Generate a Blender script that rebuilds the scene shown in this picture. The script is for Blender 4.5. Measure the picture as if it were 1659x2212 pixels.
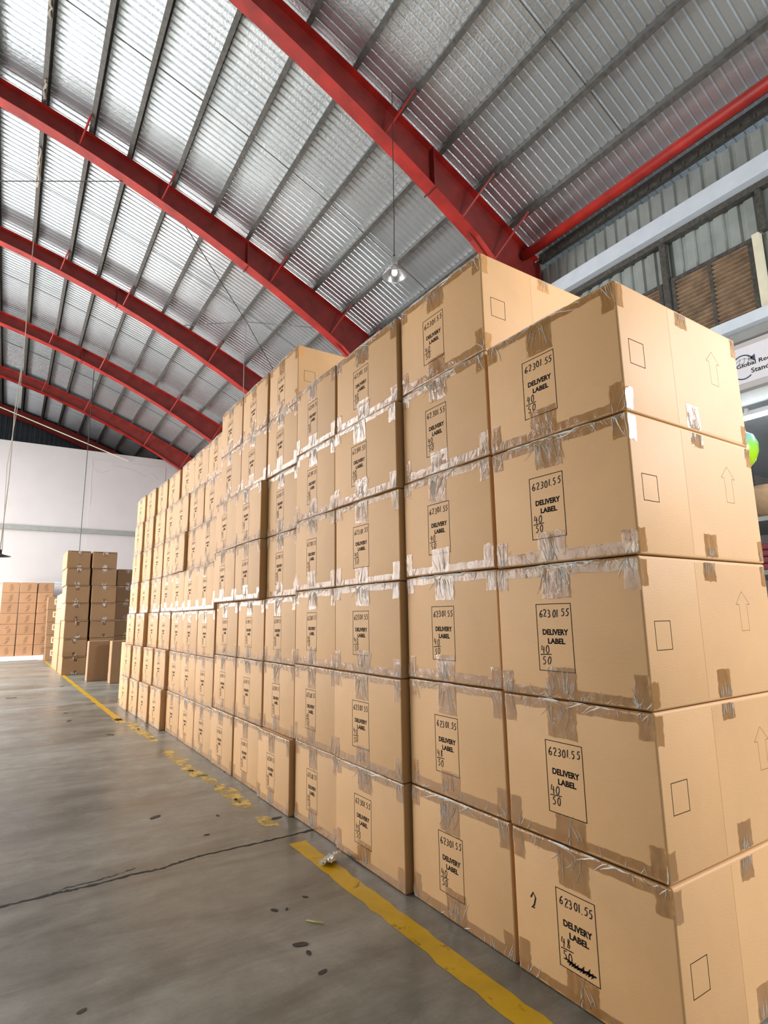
import bpy, bmesh, math, random
from mathutils import Vector, Matrix, noise
import numpy as np

for o in list(bpy.data.objects):
    bpy.data.objects.remove(o, do_unlink=True)
scene = bpy.context.scene
COL = scene.collection
R = random.Random(7)
PI = math.pi

# ------------------------------------------------------------------ camera
FPX = 1230.87
cam_d = bpy.data.cameras.new('camera')
cam_d.sensor_fit = 'VERTICAL'
cam_d.sensor_height = 36.0
cam_d.lens = 36.0 * FPX / 2212.0
cam_d.clip_start = 0.05
cam = bpy.data.objects.new('camera', cam_d)
COL.objects.link(cam)
scene.camera = cam
PITCH, YAW, ROLL = 0.180513, 0.579632, -0.0158758
cy_, sy_ = math.cos(YAW), math.sin(YAW)
Rz = Matrix(((cy_, -sy_, 0), (sy_, cy_, 0), (0, 0, 1)))
Bm = Matrix(((1, 0, 0), (0, 0, -1), (0, 1, 0)))
Pm = Matrix(((1, 0, 0), (0, math.cos(PITCH), math.sin(PITCH)), (0, -math.sin(PITCH), math.cos(PITCH))))
Ro = Matrix(((math.cos(ROLL), -math.sin(ROLL), 0), (math.sin(ROLL), math.cos(ROLL), 0), (0, 0, 1)))
W2C = Ro @ Pm @ Bm @ Rz                       # world -> x right, y down, z forward
flip = Matrix(((1, 0, 0), (0, -1, 0), (0, 0, -1)))
C2W = (flip @ W2C).transposed()
cam.matrix_world = Matrix.Translation((0, 0, 1.30)) @ C2W.to_4x4()

# ------------------------------------------------------------------ world, lights, exposure
scene.view_settings.view_transform = 'Standard'
scene.view_settings.look = 'None'
scene.view_settings.gamma = 1.0
scene.view_settings.use_curve_mapping = False
scene.view_settings.exposure = -0.18
world = bpy.data.worlds.new('sky')
scene.world = world
world.use_nodes = True
bg = world.node_tree.nodes['Background']
bg.inputs[0].default_value = (0.86, 0.93, 1.0, 1)
bg.inputs[1].default_value = 1.0


def area(name, loc, rot, sx, sy, power, color=(1, 1, 1)):
    d = bpy.data.lights.new(name, 'AREA')
    d.shape = 'RECTANGLE'
    d.size, d.size_y = sx, sy
    d.energy = power
    d.color = color
    o = bpy.data.objects.new(name, d)
    COL.objects.link(o)
    o.location = loc
    o.rotation_euler = rot
    return o


# daylight through the loading door behind the camera, the side doors and the far doorway
area('daylight_loading_door', (4.9, -5.9, 3.4), (math.radians(76), 0, 0), 3.4, 3.2, 330, (1.0, 0.96, 0.94))
area('daylight_side_door', (-8.9, 16.5, 2.4), (0, math.radians(-80), 0), 4.4, 9.0, 2300, (1.0, 0.97, 0.955))
area('daylight_side_window', (-8.9, 7.5, 2.6), (0, math.radians(-86), 0), 2.2, 3.4, 320, (1.0, 0.97, 0.93))
area('daylight_side_window', (-8.9, 2.5, 2.6), (0, math.radians(-86), 0), 2.2, 3.4, 45, (1.0, 0.97, 0.93))
# added unseen fill lights: one brightens the far floor, one the near carton ends
area('far_floor_fill', (-6.8, 18.0, 7.2), (0, math.radians(-14), 0), 4.0, 12.0, 2900, (1.0, 0.985, 0.97))
d_ = Vector((2.1, 1.1, 2.2)) - Vector((5.9, -2.0, 3.7))
area('carton_end_fill', (5.9, -2.0, 3.7), d_.to_track_quat('-Z', 'Y').to_euler(), 1.8, .8, 540, (0.95, 0.965, 1.0))

# ------------------------------------------------------------------ node helpers


def new_mat(name):
    m = bpy.data.materials.new(name)
    m.use_nodes = True
    nt = m.node_tree
    bsdf = nt.nodes['Principled BSDF']
    return m, nt, bsdf


def nd(nt, typ, **kw):
    n = nt.nodes.new(typ)
    for k, v in kw.items():
        if k.startswith('i_'):
            n.inputs[k[2:]].default_value = v
        else:
            setattr(n, k, v)
    return n


def ramp(nt, fac, stops):
    r = nt.nodes.new('ShaderNodeValToRGB')
    e = r.color_ramp.elements
    e[0].position, e[0].color = stops[0][0], (*stops[0][1], 1)
    e[1].position, e[1].color = stops[-1][0], (*stops[-1][1], 1)
    for p, c in stops[1:-1]:
        x = e.new(p)
        x.color = (*c, 1)
    nt.links.new(fac, r.inputs[0])
    return r


def coords(nt, scale=(1, 1, 1), kind='Object'):
    tc = nt.nodes.new('ShaderNodeTexCoord')
    mp = nt.nodes.new('ShaderNodeMapping')
    mp.inputs['Scale'].default_value = scale
    nt.links.new(tc.outputs[kind], mp.inputs[0])
    return mp.outputs[0]


def noise_tex(nt, vec, scale, detail=4, rough=.55, dist=0.0):
    n = nt.nodes.new('ShaderNodeTexNoise')
    n.inputs['Scale'].default_value = scale
    n.inputs['Detail'].default_value = detail
    n.inputs['Roughness'].default_value = rough
    n.inputs['Distortion'].default_value = dist
    nt.links.new(vec, n.inputs['Vector'])
    return n.outputs['Fac']


def bump(nt, bsdf, height, strength=.3, dist=.01):
    b = nt.nodes.new('ShaderNodeBump')
    b.inputs['Strength'].default_value = strength
    b.inputs['Distance'].default_value = dist
    nt.links.new(height, b.inputs['Height'])
    nt.links.new(b.outputs[0], bsdf.inputs['Normal'])
    return b


def simple(name, col, rough=.5, metal=0.0, var=.12, scale=6.0, bstr=0.0, bscale=60.0, spec=.5):
    m, nt, b = new_mat(name)
    v = coords(nt)
    f = noise_tex(nt, v, scale, 5)
    lo = tuple(c * (1 - var) for c in col)
    hi = tuple(min(1, c * (1 + var)) for c in col)
    r = ramp(nt, f, [(.3, lo), (.7, hi)])
    nt.links.new(r.outputs[0], b.inputs['Base Color'])
    b.inputs['Roughness'].default_value = rough
    b.inputs['Metallic'].default_value = metal
    b.inputs['Specular IOR Level'].default_value = spec
    if bstr:
        bump(nt, b, noise_tex(nt, v, bscale, 4), bstr)
    return m


def emit(name, col, s):
    m = bpy.data.materials.new(name)
    m.use_nodes = True
    nt = m.node_tree
    b = nt.nodes['Principled BSDF']
    b.inputs['Base Color'].default_value = (*col, 1)
    b.inputs['Emission Color'].default_value = (*col, 1)
    b.inputs['Emission Strength'].default_value = s
    return m


def mat_cardboard(name, base, var=.07):
    m, nt, b = new_mat(name)
    v = coords(nt)
    oi = nt.nodes.new('ShaderNodeObjectInfo')
    add = nd(nt, 'ShaderNodeVectorMath', operation='ADD')
    mul = nd(nt, 'ShaderNodeVectorMath', operation='SCALE')
    cmb = nt.nodes.new('ShaderNodeCombineXYZ')
    nt.links.new(oi.outputs['Random'], cmb.inputs[0])
    nt.links.new(oi.outputs['Random'], cmb.inputs[2])
    nt.links.new(cmb.outputs[0], mul.inputs[0])
    mul.inputs['Scale'].default_value = 40
    nt.links.new(v, add.inputs[0])
    nt.links.new(mul.outputs[0], add.inputs[1])
    f = noise_tex(nt, add.outputs[0], 2.2, 6, .6, .4)
    mp = nt.nodes.new('ShaderNodeMapping')
    mp.inputs['Scale'].default_value = (14, 14, 90)
    nt.links.new(add.outputs[0], mp.inputs[0])
    g = noise_tex(nt, mp.outputs[0], 3.0, 3, .6)
    mix = nd(nt, 'ShaderNodeMath', operation='MULTIPLY_ADD')
    nt.links.new(g, mix.inputs[0])
    mix.inputs[1].default_value = .25
    nt.links.new(f, mix.inputs[2])
    lo = tuple(c * (1 - var) for c in base)
    hi = tuple(c * (1 + var) for c in base)
    r = ramp(nt, mix.outputs[0], [(.4, lo), (.85, hi)])
    hsv = nt.nodes.new('ShaderNodeHueSaturation')
    mr = nt.nodes.new('ShaderNodeMapRange')
    mr.inputs['To Min'].default_value = .93
    mr.inputs['To Max'].default_value = 1.06
    nt.links.new(oi.outputs['Random'], mr.inputs[0])
    nt.links.new(mr.outputs[0], hsv.inputs['Value'])
    nt.links.new(r.outputs[0], hsv.inputs['Color'])
    nt.links.new(hsv.outputs[0], b.inputs['Base Color'])
    b.inputs['Roughness'].default_value = .62
    b.inputs['Specular IOR Level'].default_value = .35
    bump(nt, b, g, .12, .004)
    return m


def mat_tape(name, tint, white=0.0, bscale=1.0, bstr=.5):
    """clear packing film: tinted see-through with a mirror-like crumpled surface"""
    m = bpy.data.materials.new(name)
    m.use_nodes = True
    nt = m.node_tree
    nt.nodes.remove(nt.nodes['Principled BSDF'])
    out = nt.nodes['Material Output']
    v = coords(nt, (1, 1, .45))
    oi = nt.nodes.new('ShaderNodeObjectInfo')
    cmb = nt.nodes.new('ShaderNodeCombineXYZ')
    nt.links.new(oi.outputs['Random'], cmb.inputs[1])
    add = nd(nt, 'ShaderNodeVectorMath', operation='MULTIPLY_ADD')
    add.inputs[1].default_value = (30, 30, 30)
    nt.links.new(cmb.outputs[0], add.inputs[0])
    nt.links.new(v, add.inputs[2])
    w = add.outputs[0]
    n1 = noise_tex(nt, w, 26 * bscale, 5, .6, 1.2)
    vo = nt.nodes.new('ShaderNodeTexVoronoi')
    vo.feature = 'DISTANCE_TO_EDGE'
    vo.inputs['Scale'].default_value = 30 * bscale
    nt.links.new(w, vo.inputs['Vector'])
    mx = nd(nt, 'ShaderNodeMath', operation='MULTIPLY_ADD')
    nt.links.new(vo.outputs['Distance'], mx.inputs[0])
    mx.inputs[1].default_value = .5
    nt.links.new(n1, mx.inputs[2])
    bp = nt.nodes.new('ShaderNodeBump')
    bp.inputs['Strength'].default_value = bstr
    bp.inputs['Distance'].default_value = .012
    nt.links.new(mx.outputs[0], bp.inputs['Height'])
    tr = nt.nodes.new('ShaderNodeBsdfTransparent')
    tr.inputs[0].default_value = (*tint, 1)
    gl = nt.nodes.new('ShaderNodeBsdfGlossy')
    gl.inputs['Color'].default_value = (1, 1, 1, 1)
    gl.inputs['Roughness'].default_value = .06
    nt.links.new(bp.outputs[0], gl.inputs['Normal'])
    fr = nt.nodes.new('ShaderNodeFresnel')
    fr.inputs['IOR'].default_value = 1.32
    nt.links.new(bp.outputs[0], fr.inputs['Normal'])
    base = tr
    if white:
        df = nt.nodes.new('ShaderNodeBsdfDiffuse')
        df.inputs[0].default_value = (.9, .88, .84, 1)
        mw = nt.nodes.new('ShaderNodeMixShader')
        mw.inputs[0].default_value = white
        nt.links.new(tr.outputs[0], mw.inputs[1])
        nt.links.new(df.outputs[0], mw.inputs[2])
        base = mw
    ms = nt.nodes.new('ShaderNodeMixShader')
    nt.links.new(fr.outputs[0], ms.inputs[0])
    nt.links.new(base.outputs[0], ms.inputs[1])
    nt.links.new(gl.outputs[0], ms.inputs[2])
    nt.links.new(ms.outputs[0], out.inputs[0])
    return m


def mat_floor():
    m, nt, b = new_mat('worn_concrete')
    v = coords(nt)
    vs = coords(nt, (.45, 1.3, 1))
    f1 = noise_tex(nt, vs, .9, 7, .62, .6)
    f2 = noise_tex(nt, v, 5.5, 7, .65, .3)
    f3 = noise_tex(nt, v, 60, 4, .6)
    a = nd(nt, 'ShaderNodeMath', operation='MULTIPLY_ADD')
    nt.links.new(f2, a.inputs[0])
    a.inputs[1].default_value = .45
    nt.links.new(f1, a.inputs[2])
    a2 = nd(nt, 'ShaderNodeMath', operation='MULTIPLY_ADD')
    nt.links.new(f3, a2.inputs[0])
    a2.inputs[1].default_value = .12
    nt.links.new(a.outputs[0], a2.inputs[2])
    f4 = noise_tex(nt, coords(nt, (.35, 1.6, 1)), 2.3, 8, .7, 1.0)
    r = ramp(nt, a2.outputs[0], [(.48, (.090, .089, .077)), (.68, (.150, .148, .128)), (.82, (.212, .208, .183)), (.97, (.30, .295, .265))])
    r2 = ramp(nt, f4, [(.36, (.66, .64, .60)), (.55, (1, 1, 1)), (.74, (1.18, 1.16, 1.12))])
    mm = nd(nt, 'ShaderNodeMixRGB', blend_type='MULTIPLY')
    mm.inputs[0].default_value = .85
    nt.links.new(r.outputs[0], mm.inputs[1])
    nt.links.new(r2.outputs[0], mm.inputs[2])
    nt.links.new(mm.outputs[0], b.inputs['Base Color'])
    rr = ramp(nt, f1, [(.35, (.24, .24, .24)), (.7, (.50, .50, .50))])
    nt.links.new(rr.outputs[0], b.inputs['Roughness'])
    bump(nt, b, a2.outputs[0], .12, .010)
    return m


def mat_paint(name, col, lo, hi):
    """floor paint worn through to the concrete in ragged flecks"""
    m, nt, b = new_mat(name)
    v = coords(nt)
    n1 = noise_tex(nt, v, 11, 8, .72, .5)
    r = ramp(nt, noise_tex(nt, v, 6, 5), [(.3, tuple(c * .78 for c in col)), (.7, col)])
    nt.links.new(r.outputs[0], b.inputs['Base Color'])
    b.inputs['Roughness'].default_value = .42
    al = ramp(nt, n1, [(lo, (0, 0, 0)), (hi, (1, 1, 1))])
    nt.links.new(al.outputs[0], b.inputs['Alpha'])
    return m


def mat_foil():
    m, nt, b = new_mat('foil_backed_sheet')
    v = coords(nt)
    f = noise_tex(nt, v, 28, 4, .6)
    r = ramp(nt, noise_tex(nt, v, .5, 4), [(.3, (.66, .72, .76)), (.7, (.80, .85, .89))])
    nt.links.new(r.outputs[0], b.inputs['Base Color'])
    b.inputs['Metallic'].default_value = .86
    b.inputs['Roughness'].default_value = .32
    bump(nt, b, f, .26, .02)
    return m


M = {
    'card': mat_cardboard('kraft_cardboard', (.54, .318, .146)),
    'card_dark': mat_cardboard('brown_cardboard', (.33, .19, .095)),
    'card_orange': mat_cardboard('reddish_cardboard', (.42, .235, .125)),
    'tape': mat_tape('clear_tape', (1.0, .965, .885), 0, 1.0, .24),
    'crease': mat_tape('creased_tape', (.98, .965, .94), .8, 2.0, .4),  # milky crease film, whitened further to stand in for wrinkle highlights
    'tape_flat': mat_tape('smooth_tape', (1.0, .965, .89), 0, .5, .18),
    'ink': simple('black_ink', (.012, .010, .008), .9, var=.3, spec=.08),
    'pen': simple('marker_ink', (.014, .013, .014), .8, var=.3, spec=.1),
    'faint': simple('thin_print', (.05, .035, .022), .9, var=.3, spec=.1),
    'floor': mat_floor(),
    'foil': mat_foil(),
    'paint_yellow': mat_paint('worn_yellow_paint', (.58, .35, .003), .30, .40),
    'paint_faded': mat_paint('faded_yellow_paint', (.62, .44, .10), .38, .54),
    'crack': simple('open_joint', (.012, .011, .010), .9),
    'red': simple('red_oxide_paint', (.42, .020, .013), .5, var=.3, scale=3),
    'web': simple('shaded_red_paint', (.25, .028, .022), .5, var=.3, scale=3),  # same red as the flanges, darkened to put the webs' shade into the colour
    'galv': simple('galvanised_steel', (.13, .125, .115), .55, .4, .3, 14, .2, 90),
    'whitewall': simple('white_plaster', (.54, .512, .51), .75, var=.03, scale=1.2),
    'clad': simple('grey_green_cladding', (.36, .40, .385), .45, .3, .2, 2.5, .15, 20),
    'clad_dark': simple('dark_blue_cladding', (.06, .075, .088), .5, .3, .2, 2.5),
    'paleblue': simple('pale_blue_paint', (.66, .74, .82), .5, var=.05),
    'darkmetal': simple('dark_grimy_metal', (.085, .08, .07), .6, .3, .4, 20),
    'cream': simple('cream_paint', (.80, .76, .58), .5, var=.06),
    'slat': simple('rusty_louvre', (.25, .17, .105), .6, .2, .35, 6),
    'rod': simple('dark_rod', (.07, .068, .062), .5, .5),
    'greybeam': simple('grey_beam', (.28, .285, .275), .6, var=.1),
    'plastic_white': simple('white_board', (.78, .78, .80), .5, var=.03),
    'paper': simple('crumpled_paper', (.72, .72, .70), .6, var=.1, bstr=.4),
    'leaf': simple('dry_leaf', (.03, .024, .018), .7, var=.4),
    'straw': simple('straw', (.60, .52, .18), .6),
    'navy': simple('navy_print', (.035, .06, .10), .5),
    'orange': simple('orange_print', (.80, .26, .03), .5, var=.1),
    'stickerwhite': simple('white_sticker', (.88, .87, .84), .4, var=.03),
    'alu': simple('bright_aluminium', (.80, .80, .80), .22, .9, .05, 20),
    'balloon': None,
    'maroon': simple('maroon_cloth', (.30, .07, .09), .8, var=.3),
    'sack': simple('brown_sack', (.40, .26, .15), .8, var=.2, bstr=.4, bscale=14),
    'plinth': simple('white_pallet', (.86, .78, .76), .6, var=.04),
}

# ------------------------------------------------------------------ mesh helpers


def link(name, bm_or_me, mats, parent=None, smooth=False):
    if isinstance(bm_or_me, bmesh.types.BMesh):
        me = bpy.data.meshes.new(name)
        bm_or_me.to_mesh(me)
        bm_or_me.free()
        if not isinstance(mats, (list, tuple)):
            mats = [mats]
        for m in mats:
            me.materials.append(m)
        if smooth:
            for p in me.polygons:
                p.use_smooth = True
    else:
        me = bm_or_me
    o = bpy.data.objects.new(name, me)
    COL.objects.link(o)
    if parent is not None:
        o.parent = parent
    return o


def tag(o, label, cat, group=None):
    o['label'] = label
    o['category'] = cat
    if group:
        o['group'] = group
    return o


def struct(name, bm, mat, smooth=False, parent=None):
    o = link(name, bm, mat, parent, smooth)
    if parent is None:
        o['kind'] = 'structure'
    return o


def empty(name, loc=(0, 0, 0)):
    o = bpy.data.objects.new(name, None)
    o.empty_display_size = .1
    COL.objects.link(o)
    o.location = loc
    return o


def box(bm, x0, x1, y0, y1, z0, z1, mi=0):
    vs = [bm.verts.new(p) for p in ((x0, y0, z0), (x1, y0, z0), (x1, y1, z0), (x0, y1, z0), (x0, y0, z1), (x1, y0, z1), (x1, y1, z1), (x0, y1, z1))]
    fs = []
    for f in ((3, 2, 1, 0), (4, 5, 6, 7), (0, 1, 5, 4), (1, 2, 6, 5), (2, 3, 7, 6), (3, 0, 4, 7)):
        g = bm.faces.new([vs[i] for i in f])
        g.material_index = mi
        fs.append(g)
    return vs, fs


def rbox(x0, x1, y0, y1, z0, z1, r=.01, seg=2):
    bm = bmesh.new()
    box(bm, x0, x1, y0, y1, z0, z1)
    bmesh.ops.bevel(bm, geom=bm.edges[:], offset=r, segments=seg, profile=.5, affect='EDGES')
    return bm


def tube(bm, pts, r, n=6, cap=True):
    pts = [Vector(p) for p in pts]
    rings = []
    for i, p in enumerate(pts):
        a = pts[max(0, i - 1)]
        b = pts[min(len(pts) - 1, i + 1)]
        d = (b - a)
        d = d.normalized() if d.length > 1e-9 else Vector((0, 0, 1))
        ref = Vector((0, 0, 1)) if abs(d.z) < .9 else Vector((1, 0, 0))
        u = d.cross(ref).normalized()
        v = d.cross(u).normalized()
        rr = r[i] if isinstance(r, (list, tuple)) else r
        rings.append([bm.verts.new(p + (u * math.cos(2 * PI * k / n) + v * math.sin(2 * PI * k / n)) * rr) for k in range(n)])
    for i in range(len(rings) - 1):
        for k in range(n):
            bm.faces.new((rings[i][k], rings[i][(k + 1) % n], rings[i + 1][(k + 1) % n], rings[i + 1][k]))
    if cap:
        bm.faces.new(rings[0][::-1])
        bm.faces.new(rings[-1])


def lathe(bm, prof, n=24, c=(0, 0, 0)):
    rings = []
    for r, z in prof:
        rings.append([bm.verts.new((c[0] + r * math.cos(2 * PI * k / n), c[1] + r * math.sin(2 * PI * k / n), c[2] + z)) for k in range(n)])
    for i in range(len(rings) - 1):
        for k in range(n):
            bm.faces.new((rings[i][k], rings[i][(k + 1) % n], rings[i + 1][(k + 1) % n], rings[i + 1][k]))


def ribbon(bm, pts, w, to3, mi=0):
    """flat stroke in a 2-D plane; to3 maps (u, v) to 3-D"""
    n = len(pts)
    L, Rr = [], []
    for i in range(n):
        a = pts[max(0, i - 1)]
        b = pts[min(n - 1, i + 1)]
        dx, dy = b[0] - a[0], b[1] - a[1]
        l = math.hypot(dx, dy) or 1
        nx, ny = -dy / l * w / 2, dx / l * w / 2
        L.append(bm.verts.new(to3(pts[i][0] + nx, pts[i][1] + ny)))
        Rr.append(bm.verts.new(to3(pts[i][0] - nx, pts[i][1] - ny)))
    for i in range(n - 1):
        f = bm.faces.new((L[i], Rr[i], Rr[i + 1], L[i + 1]))
        f.material_index = mi


def rect_outline(bm, u0, v0, u1, v1, w, to3, jit=0):
    c = [(u0, v0), (u1, v0), (u1, v1), (u0, v1)]
    for i in range(4):
        a, b = c[i], c[(i + 1) % 4]
        dx, dy = b[0] - a[0], b[1] - a[1]
        l = math.hypot(dx, dy)
        ex, ey = dx / l * w / 2, dy / l * w / 2
        ribbon(bm, [(a[0] - ex, a[1] - ey), (b[0] + ex, b[1] + ey)], w, to3)


def text_into(bm, s, u0, v0, width, height, to3, bold=.02, mi=0):
    cu = bpy.data.curves.new('txt', 'FONT')
    cu.body = s
    cu.size = 1
    cu.offset = bold
    cu.resolution_u = 3
    o = bpy.data.objects.new('txt', cu)
    COL.objects.link(o)
    dg = bpy.context.evaluated_depsgraph_get()
    me = bpy.data.meshes.new_from_object(o.evaluated_get(dg))
    co = [v.co.copy() for v in me.vertices]
    x0 = min(c.x for c in co)
    x1 = max(c.x for c in co)
    y0 = min(c.y for c in co)
    y1 = max(c.y for c in co)
    vs = [bm.verts.new(to3(u0 + (c.x - x0) / (x1 - x0) * width, v0 + (c.y - y0) / (y1 - y0) * height)) for c in co]
    for p in me.polygons:
        try:
            f = bm.faces.new([vs[i] for i in p.vertices])
            f.material_index = mi
        except ValueError:
            pass
    bpy.data.objects.remove(o, do_unlink=True)
    bpy.data.curves.remove(cu)
    bpy.data.meshes.remove(me)


DIG = {
    '6': [[(.7, 1), (.35, .75), (.12, .4), (.15, .1), (.45, 0), (.72, .15), (.68, .42), (.4, .48), (.15, .3)]],
    '2': [[(.1, .8), (.3, 1), (.6, .95), (.68, .7), (.4, .35), (.1, .02), (.75, .05)]],
    '3': [[(.12, .9), (.45, 1), (.68, .8), (.55, .58), (.3, .52), (.62, .42), (.7, .18), (.4, 0), (.1, .1)]],
    '0': [[(.45, 1), (.18, .8), (.1, .4), (.3, .02), (.6, .08), (.74, .5), (.65, .88), (.42, 1)]],
    '1': [[(.5, 1), (.42, .5), (.36, 0)]],
    '.': [[(.3, .02), (.38, .06)]],
    '5': [[(.75, .98), (.3, .95), (.22, .58), (.55, .6), (.7, .35), (.5, .05), (.12, .05)]],
    '4': [[(.25, 1), (.1, .45), (.75, .5)], [(.6, .85), (.55, 0)]],
    '8': [[(.6, .9), (.3, .95), (.25, .65), (.6, .4), (.5, .05), (.2, .1), (.3, .45), (.62, .75), (.6, .9)]],
}


def hand(bm, s, u0, v0, w, h, to3, pw, rnd, slope=0.0):
    n = sum(.5 if c in '.1' else 1 for c in s)
    cw = w / n
    u = u0
    for c in s:
        adv = cw * (.5 if c in '.1' else 1)
        du, dv = rnd.uniform(-.06, .06) * cw, rnd.uniform(-.1, .1) * h
        sk = rnd.uniform(-.05, .2)
        for st in DIG[c]:
            pts = [(u + (x + sk * y + rnd.uniform(-.04, .04)) * cw * .92 * (.8 if c in '.1' else 1) + du - (.15 * cw if c in '.1' else 0),
                    v0 + y * h + rnd.uniform(-.03, .03) * h + dv + slope * (u - u0)) for x, y in st]
            ribbon(bm, pts, pw, to3)
        u += adv


# ------------------------------------------------------------------ roof curve


def zt(X):            # underside of the purlins
    X = max(X, -7.5)
    return -.018 * X * X - .271 * X + 10.376


def zb(X):            # underside of the rafters
    return -.026 * X * X - .293 * X + 9.99 - (.12 if X > 6 else 0)


RAFT_Y = [-2.89, 1.64, 6.17, 10.69, 15.22, 19.76, 24.29, 28.82]
XW = 7.40
XL = -9.0
YB = 24.60
YG = 29.1
YF = -6.0

# ------------------------------------------------------------------ floor
bm = bmesh.new()
bmesh.ops.create_grid(bm, x_segments=2, y_segments=2, size=.5)
for v in bm.verts:
    v.co = Vector((v.co.x * 34 + 3, v.co.y * 48 + 11, 0))
floor = struct('floor', bm, M['floor'])

rnd = random.Random(3)


def ragged_strip(bm, pts, w, z, rnd, sub=8):
    L, Rr = [], []
    for i in range(len(pts) - 1):
        for k in range(sub):
            t = k / sub
            x = pts[i][0] * (1 - t) + pts[i + 1][0] * t
            y = pts[i][1] * (1 - t) + pts[i + 1][1] * t
            j = rnd.uniform(-.006, .006)
            ww = w * rnd.uniform(.35, 1.2)
            L.append(bm.verts.new((x, y + j + ww / 2, z)))
            Rr.append(bm.verts.new((x, y + j - ww / 2, z)))
    for i in range(len(L) - 1):
        bm.faces.new((Rr[i], Rr[i + 1], L[i + 1], L[i]))


bm = bmesh.new()
ragged_strip(bm, [(-6, 3.46), (-2, 3.43), (.087, 3.437), (.256, 3.437), (.346, 3.439), (.456, 3.43), (.655, 3.448), (.788, 3.431), (.904, 3.462),
                  (1.023, 3.48), (1.327, 3.467), (1.526, 3.464), (1.77, 3.472)], .022, .0012, rnd)
ragged_strip(bm, [(.30, 3.446), (.367, 3.478), (.49, 3.476), (.591, 3.493), (.70, 3.525)], .008, .0012, rnd)
link('joint', bm, M['crack'], floor)

bm = bmesh.new()


def paint_strip(bm, ys, xl, xr, z, rnd, gap=0.0):
    n = len(ys)
    rows = []
    for i in range(n):
        a = rnd.uniform(-.008, .008)
        b = rnd.uniform(-.008, .008)
        rows.append((bm.verts.new((xl[i] + a, ys[i], z)), bm.verts.new((xr[i] + b, ys[i], z))))
    for i in range(n - 1):
        bm.faces.new((rows[i][0], rows[i][1], rows[i + 1][1], rows[i + 1][0]))


ys = [-1 + .07 * i for i in range(64)]
ys = [y for y in ys if y < 3.40]
paint_strip(bm, ys, [1.483 + .008 * max(0, y - 2) for y in ys], [1.585 + .004 * max(0, y - 2) for y in ys], .0010, rnd)
ys = [8.5 + .2 * i for i in range(72)]
paint_strip(bm, ys, [1.315 - (y - 8.5) * .0125 for y in ys], [1.395 - (y - 8.5) * .0125 for y in ys], .0010, rnd)
link('marking', bm, M['paint_yellow'], floor)
bm = bmesh.new()
for (x, y, rx, ry) in [(1.46, 6.115, .05, .16), (1.458, 5.775, .06, .13), (1.458, 5.475, .045, .11), (1.46, 5.235, .05, .12), (1.50, 4.968, .035, .16),
                       (1.518, 4.565, .055, .20), (1.516, 4.228, .05, .10), (1.524, 3.785, .045, .10), (1.43, 7.966, .05, .25), (1.45, 7.37, .05, .3), (1.456, 6.935, .035, .1), (1.36, 8.5, .05, .2)]:
    n = 30
    rx, ry = rx * 1.25, ry * 1.25
    c = bm.verts.new((x, y, .001))
    ring = []
    for k in range(n):
        a = 2 * PI * k / n
        q = 1 + .55 * noise.noise(Vector((x * 9 + math.cos(a) * 2.2, y * 7 + math.sin(a) * 2.2, 0)))
        ring.append(bm.verts.new((x + rx * q * math.cos(a), y + ry * q * math.sin(a), .001)))
    for k in range(n):
        bm.faces.new((c, ring[k], ring[(k + 1) % n]))
link('worn_marking', bm, M['paint_faded'], floor)

# ------------------------------------------------------------------ ceiling: ribbed foil-backed sheeting
bm = bmesh.new()
pitch = .125
xs = [XL - .2 + (XW + .75 - XL + .2) * i / 34 for i in range(35)]
prof = []
y = YF - .2
while y < YG + .2:
    prof += [(y, 0), (y + .082, 0), (y + .092, .026), (y + .112, .026)]
    y += pitch
grid = []
for (yy, dz) in prof:
    grid.append([bm.verts.new((x, yy, zt(x) + .205 + dz)) for x in xs])
for i in range(len(grid) - 1):
    for k in range(len(xs) - 1):
        bm.faces.new((grid[i][k], grid[i][k + 1], grid[i + 1][k + 1], grid[i + 1][k]))
struct('ceiling', bm, M['foil'])

# ------------------------------------------------------------------ purlins
PX = [-8.2, -7.4, -6.6, -5.75, -4.95, -4.15, -3.35, -2.55, -1.78, -1.0, -.23, .54, 1.21, 2.03, 2.83, 3.58, 4.37, 5.14, 5.89, 6.63]
ordn = ['first', 'second', 'third', 'fourth', 'fifth', 'sixth', 'seventh', 'eighth', 'ninth', 'tenth', 'eleventh', 'twelfth', 'thirteenth', 'fourteenth',
        'fifteenth', 'sixteenth', 'seventeenth', 'eighteenth', 'nineteenth', 'twentieth']
for i, x in enumerate(PX):
    bm = bmesh.new()
    z = zt(x)
    sl = -.036 * x - .271
    ang = math.atan(sl)
    h, w, t, lip = .20, .075, .006, .02
    pr = [(-w / 2, 0), (w / 2, 0), (w / 2, lip), (w / 2 - t, lip), (w / 2 - t, t), (-w / 2 + t, t), (-w / 2 + t, h - t), (w / 2 - t, h - t), (w / 2 - t, h - lip), (w / 2, h - lip), (w / 2, h), (-w / 2, h)]
    ra, rb = [], []
    for (u, v) in pr:
        uu = u * math.cos(ang) - v * math.sin(ang)
        vv = u * math.sin(ang) + v * math.cos(ang)
        ra.append(bm.verts.new((x + uu, YF, z + vv)))
        rb.append(bm.verts.new((x + uu, YG, z + vv)))
    n = len(pr)
    for k in range(n):
        bm.faces.new((ra[k], ra[(k + 1) % n], rb[(k + 1) % n], rb[k]))
    bm.faces.new(ra[::-1])
    bm.faces.new(rb)
    o = link('roof_purlin', bm, M['galv'])
    k = len(PX) - 1 - i
    tag(o, 'grey steel purlin under the roof sheets, ' + ordn[k] + ' from the right wall', 'purlin', 'roof purlins')

# ------------------------------------------------------------------ rafters with columns
RL = ['red curved roof rafter just above the camera position', '', '', '', '', '', '']
names = {-2.89: None}


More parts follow.
